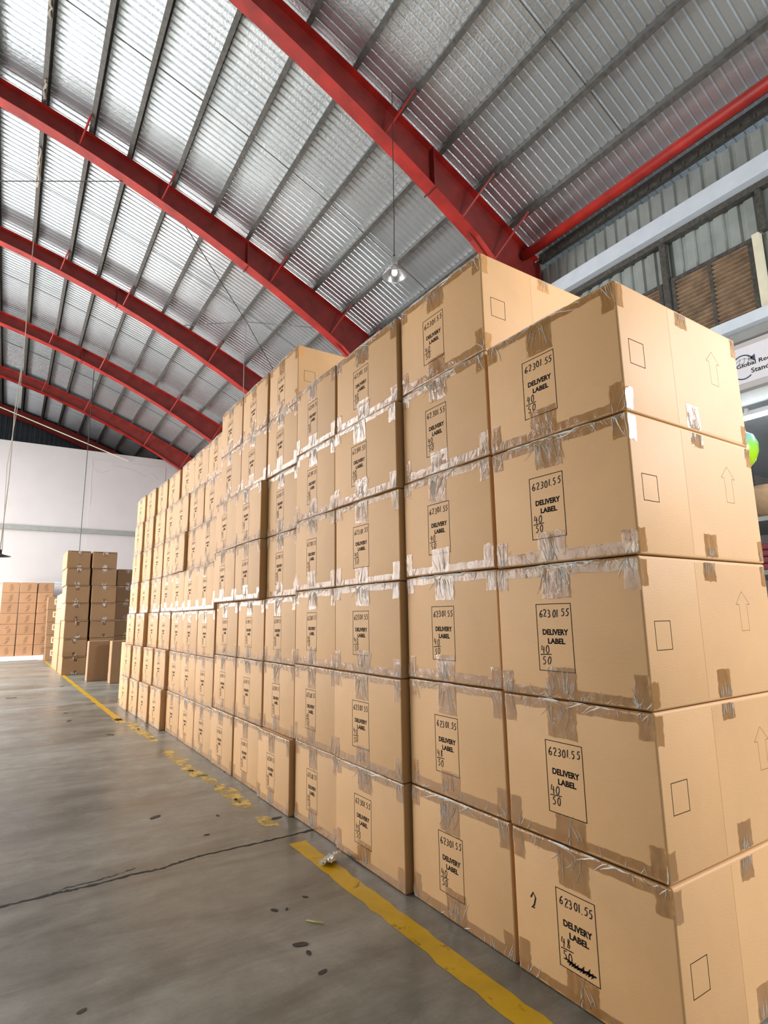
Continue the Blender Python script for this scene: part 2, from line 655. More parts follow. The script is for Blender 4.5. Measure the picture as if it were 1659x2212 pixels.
def sweep_x(bm, X0, X1, n, y0, y1, zlo, zhi):
    rows = []
    for i in range(n + 1):
        x = X0 + (X1 - X0) * i / n
        rows.append([bm.verts.new((x, yy, zz)) for yy, zz in ((y0, zlo(x)), (y1, zlo(x)), (y1, zhi(x)), (y0, zhi(x)))])
    for i in range(n):
        for k in range(4):
            bm.faces.new((rows[i][k], rows[i][(k + 1) % 4], rows[i + 1][(k + 1) % 4], rows[i + 1][k]))
    bm.faces.new(rows[0])
    bm.faces.new(rows[-1][::-1])


rl = ['red curved steel rafter overhead, nearest the camera', 'red curved steel rafter crossing above the tall carton stack, behind the hanging lamp',
      'red curved steel rafter ending over the stack, third from the front', 'red curved steel rafter ending at the far top of the stack, fourth back',
      'dim red curved steel rafter right before the white end wall', 'darkest red rafter half hidden above the white end wall']
kept = [y for y in RAFT_Y if y > 5]
for j, Y in enumerate(kept):
    ro = empty('roof_rafter', (XW - .45, Y, 0))
    tag(ro, ['red curved steel rafter overhead, nearest and widest in view', 'red curved steel rafter behind the hanging lamp, second from the front',
             'red curved steel rafter, third from the front', 'red curved steel rafter, fourth from the front',
             'dim red curved rafter just in front of the white end wall', 'darkest red rafter, half hidden above the white end wall'][j], 'rafter', 'red roof rafters')
    off = Vector((-(XW - .45), -Y, 0))

    def put(nm, bm, mat):
        bmesh.ops.translate(bm, verts=bm.verts[:], vec=off)
        return link(nm, bm, mat, ro)
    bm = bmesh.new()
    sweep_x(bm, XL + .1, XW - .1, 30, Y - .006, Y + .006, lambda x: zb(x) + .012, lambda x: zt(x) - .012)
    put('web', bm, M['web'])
    bm = bmesh.new()
    sweep_x(bm, XL + .1, XW - .45, 30, Y - .115, Y + .115, lambda x: zb(x), lambda x: zb(x) + .014)
    put('bottom_flange', bm, M['red'])
    bm = bmesh.new()
    sweep_x(bm, XL + .1, XW - .1, 30, Y - .115, Y + .115, lambda x: zt(x) - .014, lambda x: zt(x) - .001)
    put('top_flange', bm, M['red'])
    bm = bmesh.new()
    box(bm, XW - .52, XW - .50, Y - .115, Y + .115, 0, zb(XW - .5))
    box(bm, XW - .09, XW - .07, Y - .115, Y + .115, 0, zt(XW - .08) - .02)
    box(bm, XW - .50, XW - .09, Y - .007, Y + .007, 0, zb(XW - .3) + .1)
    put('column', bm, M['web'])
    for i, x in enumerate(PX):
        if x not in (-1.0, .54, 2.03, 4.37, 5.89, 6.63):
            continue
        bm = bmesh.new()
        xb = x - .40 * (zt(x) - zb(x))
        tube(bm, [(xb, Y - .09, zb(xb) + .02), (x - .04, Y - .56, zt(x) - .01)], .019, 4)
        put('fly_brace', bm, M['red'])
    if j < 4:
        bm = bmesh.new()
        xx = [5.0, 3.6, 1.7, 1.3][j]
        box(bm, xx, xx + .014, Y - .12, Y - .006, zb(xx), zt(xx))
        box(bm, xx, xx + .014, Y - .16, Y + .16, zb(xx) - .03, zb(xx) + .0)
        put('splice_plate', bm, M['web'])

# sag rods and bracing rods
for b in range(2, 7):
    Y = (RAFT_Y[b] + RAFT_Y[b + 1]) / 2 if b + 1 < len(RAFT_Y) else None
    if Y is None:
        continue
    bm = bmesh.new()
    tube(bm, [(x, Y, zt(x) + .10) for x in PX if x > -2], .007, 5)
    tag(link('sag_rod', bm, M['rod']), ['thin dark rod tying the purlins together between the two nearest rafters', 'thin dark rod tying the purlins, second bay back',
        'thin dark rod tying the purlins, third bay back', 'thin dark rod tying the purlins in the dim fourth bay', 'thin dark rod tying the purlins in the darkest bay over the end wall'][b - 2], 'rod', 'purlin tie rods')
bm = bmesh.new()
Y = 3.9
tube(bm, [(x, Y, zt(x) + .10) for x in PX if x > -2], .007, 5)
tag(link('sag_rod', bm, M['rod']), 'thin dark rod tying the purlins in front of the nearest rafter', 'rod', 'purlin tie rods')
for pts, lb in (([(2.4, 11.0, 9.30), (4.39, 12.9, 8.65), (5.6, 14.0, 8.02), (6.6, 15.0, 7.55)], 'thin dark bracing rod running right and down from the second rafter to the stack top'),
                ([(3.36, 14.9, 9.15), (4.36, 12.93, 8.62), (5.6, 10.9, 7.85)], 'thin dark bracing rod crossing the longer one behind the second rafter'),
                ([(-4.0, 13.97, 9.62), (-.84, 12.0, 9.61), (1.19, 10.75, 9.62)], 'thin dark cable running level from the left edge to the second rafter')):
    bm = bmesh.new()
    tube(bm, pts, .010, 5)
    tag(link('brace_rod', bm, M['rod']), lb, 'rod', 'roof bracing rods')

# ------------------------------------------------------------------ right wall
zbm = [6.50, 6.74]


def corr(bm, y0, y1, z0, z1, x, pitch=.19, depth=.028, wavy=False):
    pr = []
    y = y0
    while y < y1 - 1e-4:
        for dy, dx in ((0, 0), (.10, 0), (.12, depth), (.165, depth)):
            yy = min(y + dy, y1)
            pr.append((yy, dx))
        y += pitch
    pr.append((y1, 0))
    a = [bm.verts.new((x + dx, yy, z0)) for yy, dx in pr]
    b = [bm.verts.new((x + dx, yy, z1 + (1.6 * (dx - .014) if wavy else 0))) for yy, dx in pr]
    for i in range(len(pr) - 1):
        if pr[i + 1][0] - pr[i][0] > 1e-5:
            bm.faces.new((a[i], b[i], b[i + 1], a[i + 1]))


bm = bmesh.new()
ztop = zt(XW) - .12
corr(bm, YF, 6.2, 5.86, ztop + .02, XW, wavy=True)
corr(bm, 6.2, YG, 5.86, zt(XW) + .24, XW)
corr(bm, YF, 2.78, 4.70, 5.86, XW)
corr(bm, 6.2, YG, 4.70, 5.86, XW)
corr(bm, YF, YG, 4.20, 4.72, XW)
corr(bm, 5.2, YG, 0, 4.2, XW)
struct('wall_right', bm, M['clad'])
bm = bmesh.new()
box(bm, XW - .22, XW - .005, YF, 6.0, zbm[0], zbm[1])
struct('trim_1', bm, M['paleblue'])
bm = bmesh.new()
box(bm, XW - .10, XW - .003, YF, 6.0, zbm[0] - .09, zbm[0] - .002)
struct('trim_2', bm, M['darkmetal'])
bm = bmesh.new()
box(bm, XW - .20, XW - .005, YF, 6.0, 4.70, 4.84)
struct('trim_3', bm, M['paleblue'])
bm = bmesh.new()
box(bm, XW - .08, XW - .003, YF, 6.0, 4.58, 4.698)
struct('trim_4', bm, M['greybeam'])
# eave strut (red) and an added strip coloured like the glow in the eave gap
bm = bmesh.new()
tube(bm, [(XW - .42, YF, 7.40), (XW - .42, 6.1, 7.40)], .085, 8)
tag(link('eave_strut', bm, M['red'], None, True), 'long red steel pipe running along the top of the right wall', 'strut')
bm = bmesh.new()
box(bm, XW - .10, XW - .02, YF, 6.05, ztop + .075, ztop + .24)
for k in range(34):
    y = .2 + k * .18
    box(bm, XW - .118, XW - .101, y, y + .018, ztop + .078, ztop + .15)
struct('trim_5', bm, M['darkmetal'])
bm = bmesh.new()
box(bm, XW + .34, XW + .36, YF, YG, ztop - .25, ztop + .5)
struct('trim_6', bm, simple('eave_glow_strip', (.92, .66, .46), .4, var=.2, scale=3))  # warm light of the eave gap put into the strip's colour
# wall posts
for (y0, y1, z0, z1, mt, lb) in ((3.86, 3.94, 4.84, 6.42, 'darkmetal', 'dark narrow steel post between the two louvre windows'),
                                 (2.70, 2.78, 4.84, 5.86, 'cream', 'cream painted post right of the larger louvre window'),
                                 (2.62, 2.68, 5.86, 6.42, 'darkmetal', 'dark short steel post above the cream post')):
    bm = bmesh.new()
    box(bm, XW - .09, XW - .004, y0, y1, z0, z1)
    tag(link('wall_post', bm, M[mt]), lb, 'post')
# louvre windows
for wi, (y0, y1) in enumerate(((2.80, 3.84), (3.97, 6.0))):
    bm = bmesh.new()
    z0, z1 = 4.845, 5.845
    fw = .05
    for q in ((y0, y0 + fw, z0, z1), (y1 - fw, y1, z0, z1), (y0 + fw, y1 - fw, z1 - fw, z1), (y0 + fw, y1 - fw, z0, z0 + .03), ((y0 + y1) / 2 - .02, (y0 + y1) / 2 + .02, z0 + .03, z1 - fw)):
        box(bm, XW - .06, XW - .004, *q)
    w = struct('window_%d' % (wi + 1), bm, M['darkmetal'])
    bm = bmesh.new()
    nsl = 15
    for k in range(nsl):
        z = z0 + .04 + (z1 - z0 - .10) * k / nsl
        for (ya, yb) in ((y0 + fw, (y0 + y1) / 2 - .02), ((y0 + y1) / 2 + .02, y1 - fw)):
            vs = [bm.verts.new(p) for p in ((XW - .055, ya, z + .045), (XW - .055, yb, z + .045), (XW + .0, yb, z), (XW + .0, ya, z))]
            vs2 = [bm.verts.new((p.co.x, p.co.y, p.co.z + .016)) for p in vs]
            bm.faces.new(vs[::-1])
            bm.faces.new(vs2)
            for e in range(4):
                bm.faces.new((vs[e], vs[(e + 1) % 4], vs2[(e + 1) % 4], vs2[e]))
    link('louvre_slats', bm, M['slat'], w)

# white fascia, banner and the low room under the mezzanine
bm = bmesh.new()
box(bm, XW - .02, XW + .1, -3, 5.2, 3.98, 4.575)
struct('wall_fascia', bm, M['whitewall'])
bm = bmesh.new()
box(bm, XW + .1, 13, -3, 5.3, 4.0, 4.12)
struct('ceiling_mezzanine', bm, M['paleblue'])
bm = bmesh.new()
box(bm, 13, 13.1, -3, 5.3, 0, 4.0)
box(bm, XW + .1, 13, 5.3, 5.4, 0, 4.0)
box(bm, XW + .1, 13, -3.1, -3, 0, 4.0)
struct('wall_side_room', bm, M['whitewall'])

# ------------------------------------------------------------------ end wall, gable, side and front walls
bm = bmesh.new()
box(bm, -8.9, -7.0, YB, YB + .15, 0, 7.94)
box(bm, -7.0, -.42, YB, YB + .15, 2.55, 7.94)
box(bm, -7.0, -.42, YB, YB + .15, 0, 1.35)
box(bm, -.42, 5.95, YB, YB + .15, 0, 7.94)
box(bm, 5.95, XW - .1, YB, YB + .15, 0, 7.42)
struct('wall_back', bm, M['whitewall'])
bm = bmesh.new()
box(bm, -8.9, XW - .6, YB - .10, YB - .002, 4.62, 4.80)
struct('trim_7', bm, M['greybeam'])
bm = bmesh.new()
box(bm, -8.9, XW - .6, YB - .03, YB - .002, 2.68, 2.73)
struct('trim_8', bm, M['paleblue'])
bm = bmesh.new()
box(bm, 2.30, XW - .6, YB - .012, YB - .002, 2.73, 4.62)
box(bm, 2.30, 5.1, YB - .012, YB - .002, 4.80, 7.62)
wpan = struct('wall_panel', bm, simple('white_plaster_pink', (.55, .51, .51), .75, var=.03, scale=1.2))
bm = bmesh.new()
tw = lambda u, v: (u, YB - .013, v)
rnd = random.Random(8)
for pts in ([(2.33, 7.60), (2.36, 7.2), (2.34, 6.9), (2.37, 6.3), (2.36, 5.6)], [(2.42, 7.20), (2.62, 7.10), (2.85, 7.16), (2.98, 7.26)],
            [(3.1, 7.44), (3.5, 7.42), (3.85, 7.36), (4.2, 7.20), (4.4, 7.16)], [(4.5, 7.30), (4.7, 7.22), (4.85, 7.0)]):
    fine = []
    for i in range(len(pts) - 1):
        for k in range(5):
            t = k / 5
            fine.append((pts[i][0] * (1 - t) + pts[i + 1][0] * t + rnd.uniform(-.015, .015), pts[i][1] * (1 - t) + pts[i + 1][1] * t + rnd.uniform(-.012, .012)))
    ribbon(bm, fine, .010, tw)
link('plaster_crack', bm, M['greybeam'], wpan)
bm = bmesh.new()
tube(bm, [(-2.6, 24.45, 9.68), (-.88, 24.45, 9.12), (2.97, 24.45, 7.88), (3.6, 24.45, 7.68)], .02, 6)
tag(link('conduit_pipe', bm, M['cream']), 'thin pale pipe slanting along the dark roof above the white end wall', 'pipe')
# glazed strip of the end wall: daylit panes in a frame
bm = bmesh.new()
for x in [-7.0 + .82 * i for i in range(9)]:
    box(bm, x - .03, x + .03, YB + .02, YB + .09, 1.35, 2.55)
box(bm, -7.0, -.42, YB + .02, YB + .09, 1.35, 1.40)
box(bm, -7.0, -.42, YB + .02, YB + .09, 2.50, 2.55)
w3 = struct('window_3', bm, M['plastic_white'])
bm = bmesh.new()
box(bm, -7.0, -.42, YB + .05, YB + .06, 1.40, 2.50)
link('glass_pane', bm, emit('daylit_glass', (1.0, .985, .96), 14.0), w3)
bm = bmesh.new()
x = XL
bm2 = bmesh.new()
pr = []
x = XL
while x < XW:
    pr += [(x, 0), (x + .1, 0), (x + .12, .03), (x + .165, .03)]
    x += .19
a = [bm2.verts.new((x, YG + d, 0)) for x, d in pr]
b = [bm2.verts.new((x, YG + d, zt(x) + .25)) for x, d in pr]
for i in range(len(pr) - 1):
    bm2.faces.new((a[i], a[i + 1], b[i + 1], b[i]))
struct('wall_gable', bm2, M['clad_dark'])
bm.free()
bm = bmesh.new()
box(bm, XL - .15, XL, YF, 12.0, 3.75, zt(XL) + .4)
box(bm, XL - .15, XL, YF, 12.0, 0, 1.45)
for (a_, b_) in ((YF, .75), (4.25, 5.75), (9.25, 12.0)):
    box(bm, XL - .15, XL, a_, b_, 1.45, 3.75)
box(bm, XL - .15, XL, 21.0, YG, 0, zt(XL) + .4)
box(bm, XL - .15, XL, 12.0, 21.0, 4.6, zt(XL) + .4)
struct('wall_left', bm, M['clad'])
bm = bmesh.new()
box(bm, XL - .15, 3.2, YF - .15, YF, 0, 12)
box(bm, 6.8, XW + .2, YF - .15, YF, 0, 12)
box(bm, 3.2, 6.8, YF - .15, YF, 5.7, 12)
struct('wall_front', bm, M['clad'])

# ------------------------------------------------------------------ cartons
W0, H0, D0 = .62, .49, .87


def face3(off):            # label side: u to the right as seen from the aisle
    return lambda u, v: (-off, W0 - u, v)


def end3(off):             # end side: u to the right as seen from the front
    return lambda u, v: (u, -off, v)


def carton_body():
    bm = bmesh.new()
    box(bm, 0, D0, 0, W0, 0, H0)
    bmesh.ops.bevel(bm, geom=bm.edges[:], offset=.008, segments=3, profile=.55, affect='EDGES')
    # top flaps: the slit between the two long flaps
    return bm


me_body = bpy.data.meshes.new('carton')
bmb = carton_body()
for f in bmb.faces:
    f.smooth = True
bmb.to_mesh(me_body)
bmb.free()
me_body.materials.append(M['card'])
me_body.shade_smooth() if hasattr(me_body, 'shade_smooth') else None


def mesh_of(bm, name, mats):
    me = bpy.data.meshes.new(name)
    bm.to_mesh(me)
    bm.free()
    for m in mats:
        me.materials.append(m)
    return me


def tape_strip(bm, u0, u1, v0, v1, off, nu, nv, rnd, amp=.0012, mi=0, to3f=None):
    rows = []
    for j in range(nv + 1):
        row = []
        for i in range(nu + 1):
            u = u0 + (u1 - u0) * i / nu
            v = v0 + (v1 - v0) * j / nv
            ju = rnd.uniform(-.003, .003) if i in (0, nu) else 0
            jv = rnd.uniform(-.003, .003) if j in (0, nv) else 0
            o = off + rnd.uniform(0, amp)
            row.append(bm.verts.new(to3f(o)(u + ju, v + jv)))
        rows.append(row)
    for j in range(nv):
        for i in range(nu):
            f = bm.faces.new((rows[j][i], rows[j][i + 1], rows[j + 1][i + 1], rows[j + 1][i]))
            f.material_index = mi
            f.smooth = True


def crease(bm, u, v, ang, ln, w, h, rnd, to3f, mi=1, ulim=None):
    n = 4
    ulim = ulim or ((.004, W0 - .004) if to3f is face3 else (.004, D0 - .004))
    prev = None
    a = ang
    for i in range(n + 1):
        t = i / n
        ww = w * (1 - abs(2 * t - .7) * .6) + .0003
        nx, ny = -math.sin(a), math.cos(a)
        cur = (bm.verts.new(to3f(.0012)(u + nx * ww, v + ny * ww)), bm.verts.new(to3f(.0014 + h * (1 - t * .7) * rnd.uniform(.6, 1.2))(u, v)), bm.verts.new(to3f(.0012)(u - nx * ww, v - ny * ww)))
        if prev:
            for k in (0, 1):
                f = bm.faces.new((prev[k], prev[k + 1], cur[k + 1], cur[k]))
                f.material_index = mi
        prev = cur
        a += rnd.uniform(-.25, .25)
        u = min(max(u + math.cos(a) * ln / n, ulim[0]), ulim[1])
        v += math.sin(a) * ln / n
        if to3f in (face3, end3):
            v = min(max(v, .0015), H0 - .0015)


def edge_wrap(bm, u0, u1, v, sgn, nu, rnd, to3f, d=.03, mi=0):
    """film bent over the top (sgn=+1) or bottom (-1) edge of a side"""
    r = .009
    pts = []
    for k in range(5):
        a = PI / 2 * k / 4
        pts.append((.0012 - r + r * math.cos(a) + .0004, v - sgn * r + sgn * r * math.sin(a) + sgn * .0008))
    rows = []
    for (o, vv) in pts:
        rows.append([bm.verts.new(to3f(o + rnd.uniform(0, .0008))(u0 + (u1 - u0) * i / nu, vv + rnd.uniform(0, .0008) * sgn)) for i in range(nu + 1)])
    for j in range(len(rows) - 1):
        for i in range(nu):
            q = (rows[j][i], rows[j][i + 1], rows[j + 1][i + 1], rows[j + 1][i])
            f = bm.faces.new(q if sgn > 0 else q[::-1])
            f.material_index = mi
            f.smooth = True


def make_top_tape(seed, crumple):
    rnd = random.Random(seed)
    bm = bmesh.new()
    c = rnd.uniform(-.012, .012)
    hs = rnd.uniform(.032, .046)
    tape_strip(bm, .004, W0 - .004, H0 - hs, H0 - .009, .0006, 30, 3, rnd, .0009, 0, face3)
    edge_wrap(bm, .004, W0 - .004, H0, 1, 40, rnd, face3)
    dl = rnd.uniform(.11, .15)
    tape_strip(bm, .215 + c, .340 + c, H0 - dl, H0 - .009, .0011, 8, 10, rnd, .0014, 0, face3)
    for a in (.002, W0 - .058):
        tape_strip(bm, a, a + .056, H0 - rnd.uniform(.08, .115), H0 - .009, .0010, 4, 8, rnd, .001, 0, face3)
    n = int(7 + 17 * crumple)
    for _ in range(n):
        crease(bm, .217 + c + .12 * rnd.random(), H0 - .008 - rnd.random() * .03, -PI / 2 + rnd.gauss(0, .28), rnd.uniform(.03, dl * .85), rnd.uniform(.0006, .0016), rnd.uniform(.001, .004), rnd, face3)
    for _ in range(int(8 + 22 * crumple)):
        crease(bm, .01 + (W0 - .02) * rnd.random(), H0 - .006, -PI / 2 + rnd.gauss(0, .7), rnd.uniform(.012, .042), rnd.uniform(.0006, .0018), rnd.uniform(.001, .003), rnd, face3)
    for a in (.004, W0 - .056):
        for _ in range(int(2 + 6 * crumple)):
            crease(bm, a + .05 * rnd.random(), H0 - .006, -PI / 2 + rnd.gauss(0, .35), rnd.uniform(.02, .09), rnd.uniform(.0008, .002), rnd.uniform(.001, .0035), rnd, face3)
    for _ in range(int(8 + 14 * crumple)):      # loose folds along the edge itself
        crease(bm, .16 + (W0 - .32) * rnd.random(), H0 - .004, rnd.choice((0, PI)) + rnd.gauss(0, .12), rnd.uniform(.04, .13), rnd.uniform(.001, .0025), rnd.uniform(.002, .006), rnd, face3)
    return mesh_of(bm, 'top_tape', [M['tape'], M['crease']])


def make_bottom_tape(seed, crumple):
    rnd = random.Random(seed)
    bm = bmesh.new()
    c = rnd.uniform(-.012, .012)
    hs = rnd.uniform(.036, .052)
    tape_strip(bm, .004, W0 - .004, .009, hs, .0006, 30, 3, rnd, .0009, 0, face3)
    edge_wrap(bm, .004, W0 - .004, 0, -1, 40, rnd, face3)
    dl = rnd.uniform(.09, .13)
    tape_strip(bm, .225 + c, .350 + c, .009, dl, .0011, 8, 8, rnd, .0014, 0, face3)
    for a in (.002, W0 - .058):
        tape_strip(bm, a, a + .056, .009, rnd.uniform(.08, .12), .0010, 4, 8, rnd, .001, 0, face3)
    for _ in range(int(4 + 13 * crumple)):
        crease(bm, .23 + c + .12 * rnd.random(), .008 + rnd.random() * .03, PI / 2 + rnd.gauss(0, .28), rnd.uniform(.03, dl * .8), rnd.uniform(.0008, .002), rnd.uniform(.001, .004), rnd, face3)
    for _ in range(int(7 + 18 * crumple)):
        crease(bm, .01 + (W0 - .02) * rnd.random(), .006, PI / 2 + rnd.gauss(0, .7), rnd.uniform(.012, .045), rnd.uniform(.0006, .0018), rnd.uniform(.001, .003), rnd, face3)
    for a in (.004, W0 - .056):
        for _ in range(int(2 + 5 * crumple)):
            crease(bm, a + .05 * rnd.random(), .006, PI / 2 + rnd.gauss(0, .35), rnd.uniform(.02, .09), rnd.uniform(.0008, .002), rnd.uniform(.001, .0035), rnd, face3)
    return mesh_of(bm, 'bottom_tape', [M['tape'], M['crease']])


def make_label():
    bm = bmesh.new()
    t = face3(.0005)
    rect_outline(bm, .192, .098, .347, .342, .0028, t)
    text_into(bm, 'DELIVERY', .216, .228, .114, .0215, t, .04)
    text_into(bm, 'LABEL', .238, .196, .076, .0205, t, .04)
    return mesh_of(bm, 'delivery_label', [M['ink']])


def make_hand(seed):
    rnd = random.Random(seed)
    t = face3(.0007)
    bm = bmesh.new()
    hand(bm, '62301.55', .204, .293, .138, .027, t, .0038, rnd, .03)
    bm2 = bmesh.new()
    d = rnd.choice(('40', '40', '48', '40'))
    hand(bm2, d, .203, .162, .044, .030, t, .0034, rnd)
    ribbon(bm2, [(.200, .155), (.222, .157), (.250, .158)], .0034, t)
    hand(bm2, '50', .206, .122, .044, .028, t, .0034, rnd)
    return mesh_of(bm, 'handwritten_number', [M['pen']]), mesh_of(bm2, 'handwritten_fraction', [M['pen']])


def make_square():
    bm = bmesh.new()
    rect_outline(bm, .053, .185, .143, .277, .0022, end3(.0005))
    return mesh_of(bm, 'square_mark', [M['ink']])


def make_arrow():
    bm = bmesh.new()
    t = end3(.0005)
    c = .650
    pts = [(c, .378), (c - .052, .330), (c - .029, .330), (c - .029, .232), (c + .030, .232), (c + .030, .330), (c + .053, .330), (c, .378)]
    for i in range(len(pts) - 1):
        ribbon(bm, [pts[i], pts[i + 1]], .0014, t)
    return mesh_of(bm, 'arrow_mark', [M['faint']])


def make_end_tapes(seed):
    rnd = random.Random(seed)
    out = []
    c = .39 + rnd.uniform(-.015, .02)
    for (u0, u1, v0, v1, n) in ((c, c + .085, H0 - rnd.uniform(.06, .10), H0 - .009, 9), (c + .01, c + .10, .009, rnd.uniform(.07, .11), 9),
                                (.003, .045, H0 - .10, H0 - .009, 0), (.003, .045, .009, .09, 0), (D0 - .045, D0 - .003, H0 - .09, H0 - .009, 3), (D0 - .045, D0 - .003, .009, .09, 3)):
        bm = bmesh.new()
        tape_strip(bm, u0, u1, v0, v1, .0009, 6, 6, rnd, .0012, 0, end3)
        up = v0 < .1
        for _ in range(n):
            crease(bm, u0 + (u1 - u0) * rnd.uniform(.1, .9), .012 if up else H0 - .010, (PI / 2 if up else -PI / 2) + rnd.gauss(0, .15), rnd.uniform(.02, .06), rnd.uniform(.0008, .002), rnd.uniform(.001, .0035), rnd, end3)
        out.append(mesh_of(bm, 'end_tape', [M['tape_flat'], M['crease']]))
    return out


def make_joint():
    bm = bmesh.new()
    box(bm, .335, D0 - .010, -.0004, 0, .012, H0 - .012)
    return mesh_of(bm, 'glue_flap', [M['card']])


TOP = [make_top_tape(100 + i, [.15, .35, .6, .85, 1.0, .5][i]) for i in range(6)]
BOT = [make_bottom_tape(200 + i, [.1, .3, .5, .8, 1.0, .4][i]) for i in range(6)]
LAB = make_label()
HAND = [make_hand(300 + i) for i in range(6)]
SQ, ARW, GLUE = make_square(), make_arrow(), make_joint()
ENDT = [make_end_tapes(400 + i) for i in range(3)]


def carton(x, y, z, w, h, label, group, rot=0.0, end=False, arrow=False, crumple=None, depth=D0):
    o = link('carton', me_body, None)
    o.location = (x, y, z)
    o.rotation_euler = (0, 0, rot)
    o.scale = (depth / D0, w / W0, h / H0)
    tag(o, label, 'box', group)
    k = crumple if crumple is not None else R.choice((1, 2, 3, 4, 5, 2))
    link('top_tape', TOP[k], None, o)
    link('bottom_tape', BOT[R.choice((0, 1, 2, 3, 5)) if crumple is None else k], None, o)
    link('delivery_label', LAB, None, o)
    hn, hf = R.choice(HAND)
    link('handwritten_number', hn, None, o)
    link('handwritten_fraction', hf, None, o)
    if end:
        link('square_mark', SQ, None, o)
        for et in R.choice(ENDT):
            link('end_tape', et, None, o)
        link('glue_flap', GLUE, None, o)
        if arrow:
            link('arrow_mark', ARW, None, o)
    return o


LAY = ['bottom', 'second', 'third', 'fourth', 'fifth', 'sixth', 'seventh']
# column: near edge, far edge, layers, layer pitch, front x by layer
COLS = [
    (1.100, 1.750, 5, .4955, [1.717, 1.717, 1.714, 1.716, 1.719]),
    (1.768, 2.425, 6, .4975, [1.720, 1.719, 1.722, 1.718, 1.720, 1.724]),
    (2.442, 3.140, 6, .4935, [1.688, 1.682, 1.690, 1.694, 1.684, 1.702]),
    (3.155, 3.745, 6, .4935, [1.706, 1.690, 1.694, 1.690, 1.692, 1.696]),
    (3.765, 4.335, 7, .4850, [1.670, 1.700, 1.705, 1.712, 1.708, 1.700, 1.700]),
    (4.350, 4.960, 7, .4835, [1.690, 1.695, 1.700, 1.655, 1.652, 1.690, 1.690]),
    (4.975, 5.585, 7, .4835, [1.685, 1.695, 1.700, 1.660, 1.660, 1.690, 1.690]),
    (5.600, 6.200, 7, .4640, [1.690, 1.690, 1.690, 1.672, 1.685, 1.715, 1.735]),
    (6.215, 6.800, 7, .4640, [1.690, 1.690, 1.690, 1.680, 1.700, 1.705, 1.740]),
    (6.815, 7.400, 7, .4640, [1.690, 1.690, 1.700, 1.685, 1.665, 1.690, 1.745]),
]
CN = ['first', 'second', 'third', 'fourth', 'fifth', 'sixth', 'seventh', 'eighth', 'ninth', 'tenth']
for ci, (y0, y1, n, p, xs_) in enumerate(COLS):
    for L in range(n):
        h = p - .003
        z = L * p
        jy = R.uniform(-.004, .004)
        if n == 7 and L == 6:
            h = .455
        lb = 'taped carton, %s layer up, %s column back from the stack\'s near corner' % (LAY[L], CN[ci])
        if L == n - 1:
            lb = 'taped brown carton on top of the %s column back from the stack\'s near corner' % CN[ci]
        if L == 0:
            lb = 'taped brown carton on the floor, %s column back from the stack\'s near corner' % CN[ci]
        if ci == 0:
            lb = ['near corner carton on the floor with a stray pen mark and scribbled label', 'near corner carton resting on the floor one, second layer up',
                  'near corner carton of the middle layer, third up, with silvery top tape', 'near corner carton just below the topmost one, shiny tape along its bottom',
                  'topmost carton of the near corner column, arrow and square on its end'][L]
        if ci == 1 and L == 5:
            lb = 'high carton rising above its nearer neighbour, its blank square end in view'
        if ci == 4 and L == 6:
            lb = 'lone-looking top carton further along the stack with its shaded end showing'
        end = (ci == 0) or (ci == 1 and L == 5) or (ci == 4 and L == 6)
        k = None
        if ci == 0:
            k = [0, 0, 4, 3, 1][L]
        rot = 0 if ci == 0 else R.uniform(-.006, .006)
        if ci == 0:
            rot = [.0, .0, .006, .010, .014][L]
        o = carton(xs_[L], y0 + jy, z, y1 - y0, h, lb, 'taped cartons in the big stack', rot, end, ci == 0 and L > 0, k)
        if ci == 0 and L == 0:
            bm = bmesh.new()
            t = face3(.0007)
            ribbon(bm, [(.075, .265), (.088, .285), (.098, .27), (.090, .245), (.078, .232), (.092, .236)], .006, t)
            link('pen_mark', bm, M['pen'], o)
            bm = bmesh.new()
            for q in range(9):
                u = .222 + .011 * q
                ribbon(bm, [(u, .118 + R.uniform(-.004, .004)), (u + .012, .130 + R.uniform(-.008, .008)), (u + .006, .112), (u + .016, .122)], .0055, t)
            ribbon(bm, [(.215, .128), (.26, .120), (.335, .124)], .006, t)
            link('scribbled_line', bm, M['pen'], o)

# far block of the same cartons, standing a little further into the aisle
B2Y = [(7.44, 8.05), (8.07, 8.67), (8.69, 9.29), (9.31, 9.92)]
B2X = [[1.625, 1.60, 1.585, 1.56], [1.655, 1.635, 1.60, 1.575], [1.69, 1.675, 1.62, 1.60], [1.70, 1.69, 1.66, 1.62], [1.705, 1.695, 1.665, 1.63], [1.715, 1.70, 1.67, 1.64], [1.725, 1.71, 1.68, 1.655]]
for L in range(7):
    for k, (y0, y1) in enumerate(B2Y):
        h = .463 if L < 6 else .42
        z = .466 * L
        lb = 'taped carton at the stack\'s protruding far end, %s layer, %s column of it' % (LAY[L], CN[k])
        carton(B2X[L][k], y0, z, y1 - y0, h, lb, 'taped cartons at the far end of the big stack', R.uniform(-.004, .004))

# tall carton at the very end of the stack
bm = rbox(0, .8, 0, .85, 0, .93, .01, 3)
o = link('carton', bm, M['card'])
o.location = (1.69, 10.02, 0)
tag(o, 'tall plain carton standing on the floor past the far end of the stack', 'box')
bm = bmesh.new()
rnd = random.Random(5)


def f_tall(off):
    return lambda u, v: (-off, .85 - u, v)


tape_strip(bm, .38, .48, .70, .92, .001, 4, 6, rnd, .002, 0, f_tall)
for _ in range(16):
    crease(bm, .4 + .2 * rnd.random(), .92, -PI / 2 + rnd.gauss(0, .6), rnd.uniform(.05, .15), .002, .004, rnd, f_tall)
link('top_tape', bm, [M['tape'], M['crease']], o)

# ------------------------------------------------------------------ brown carton columns further back


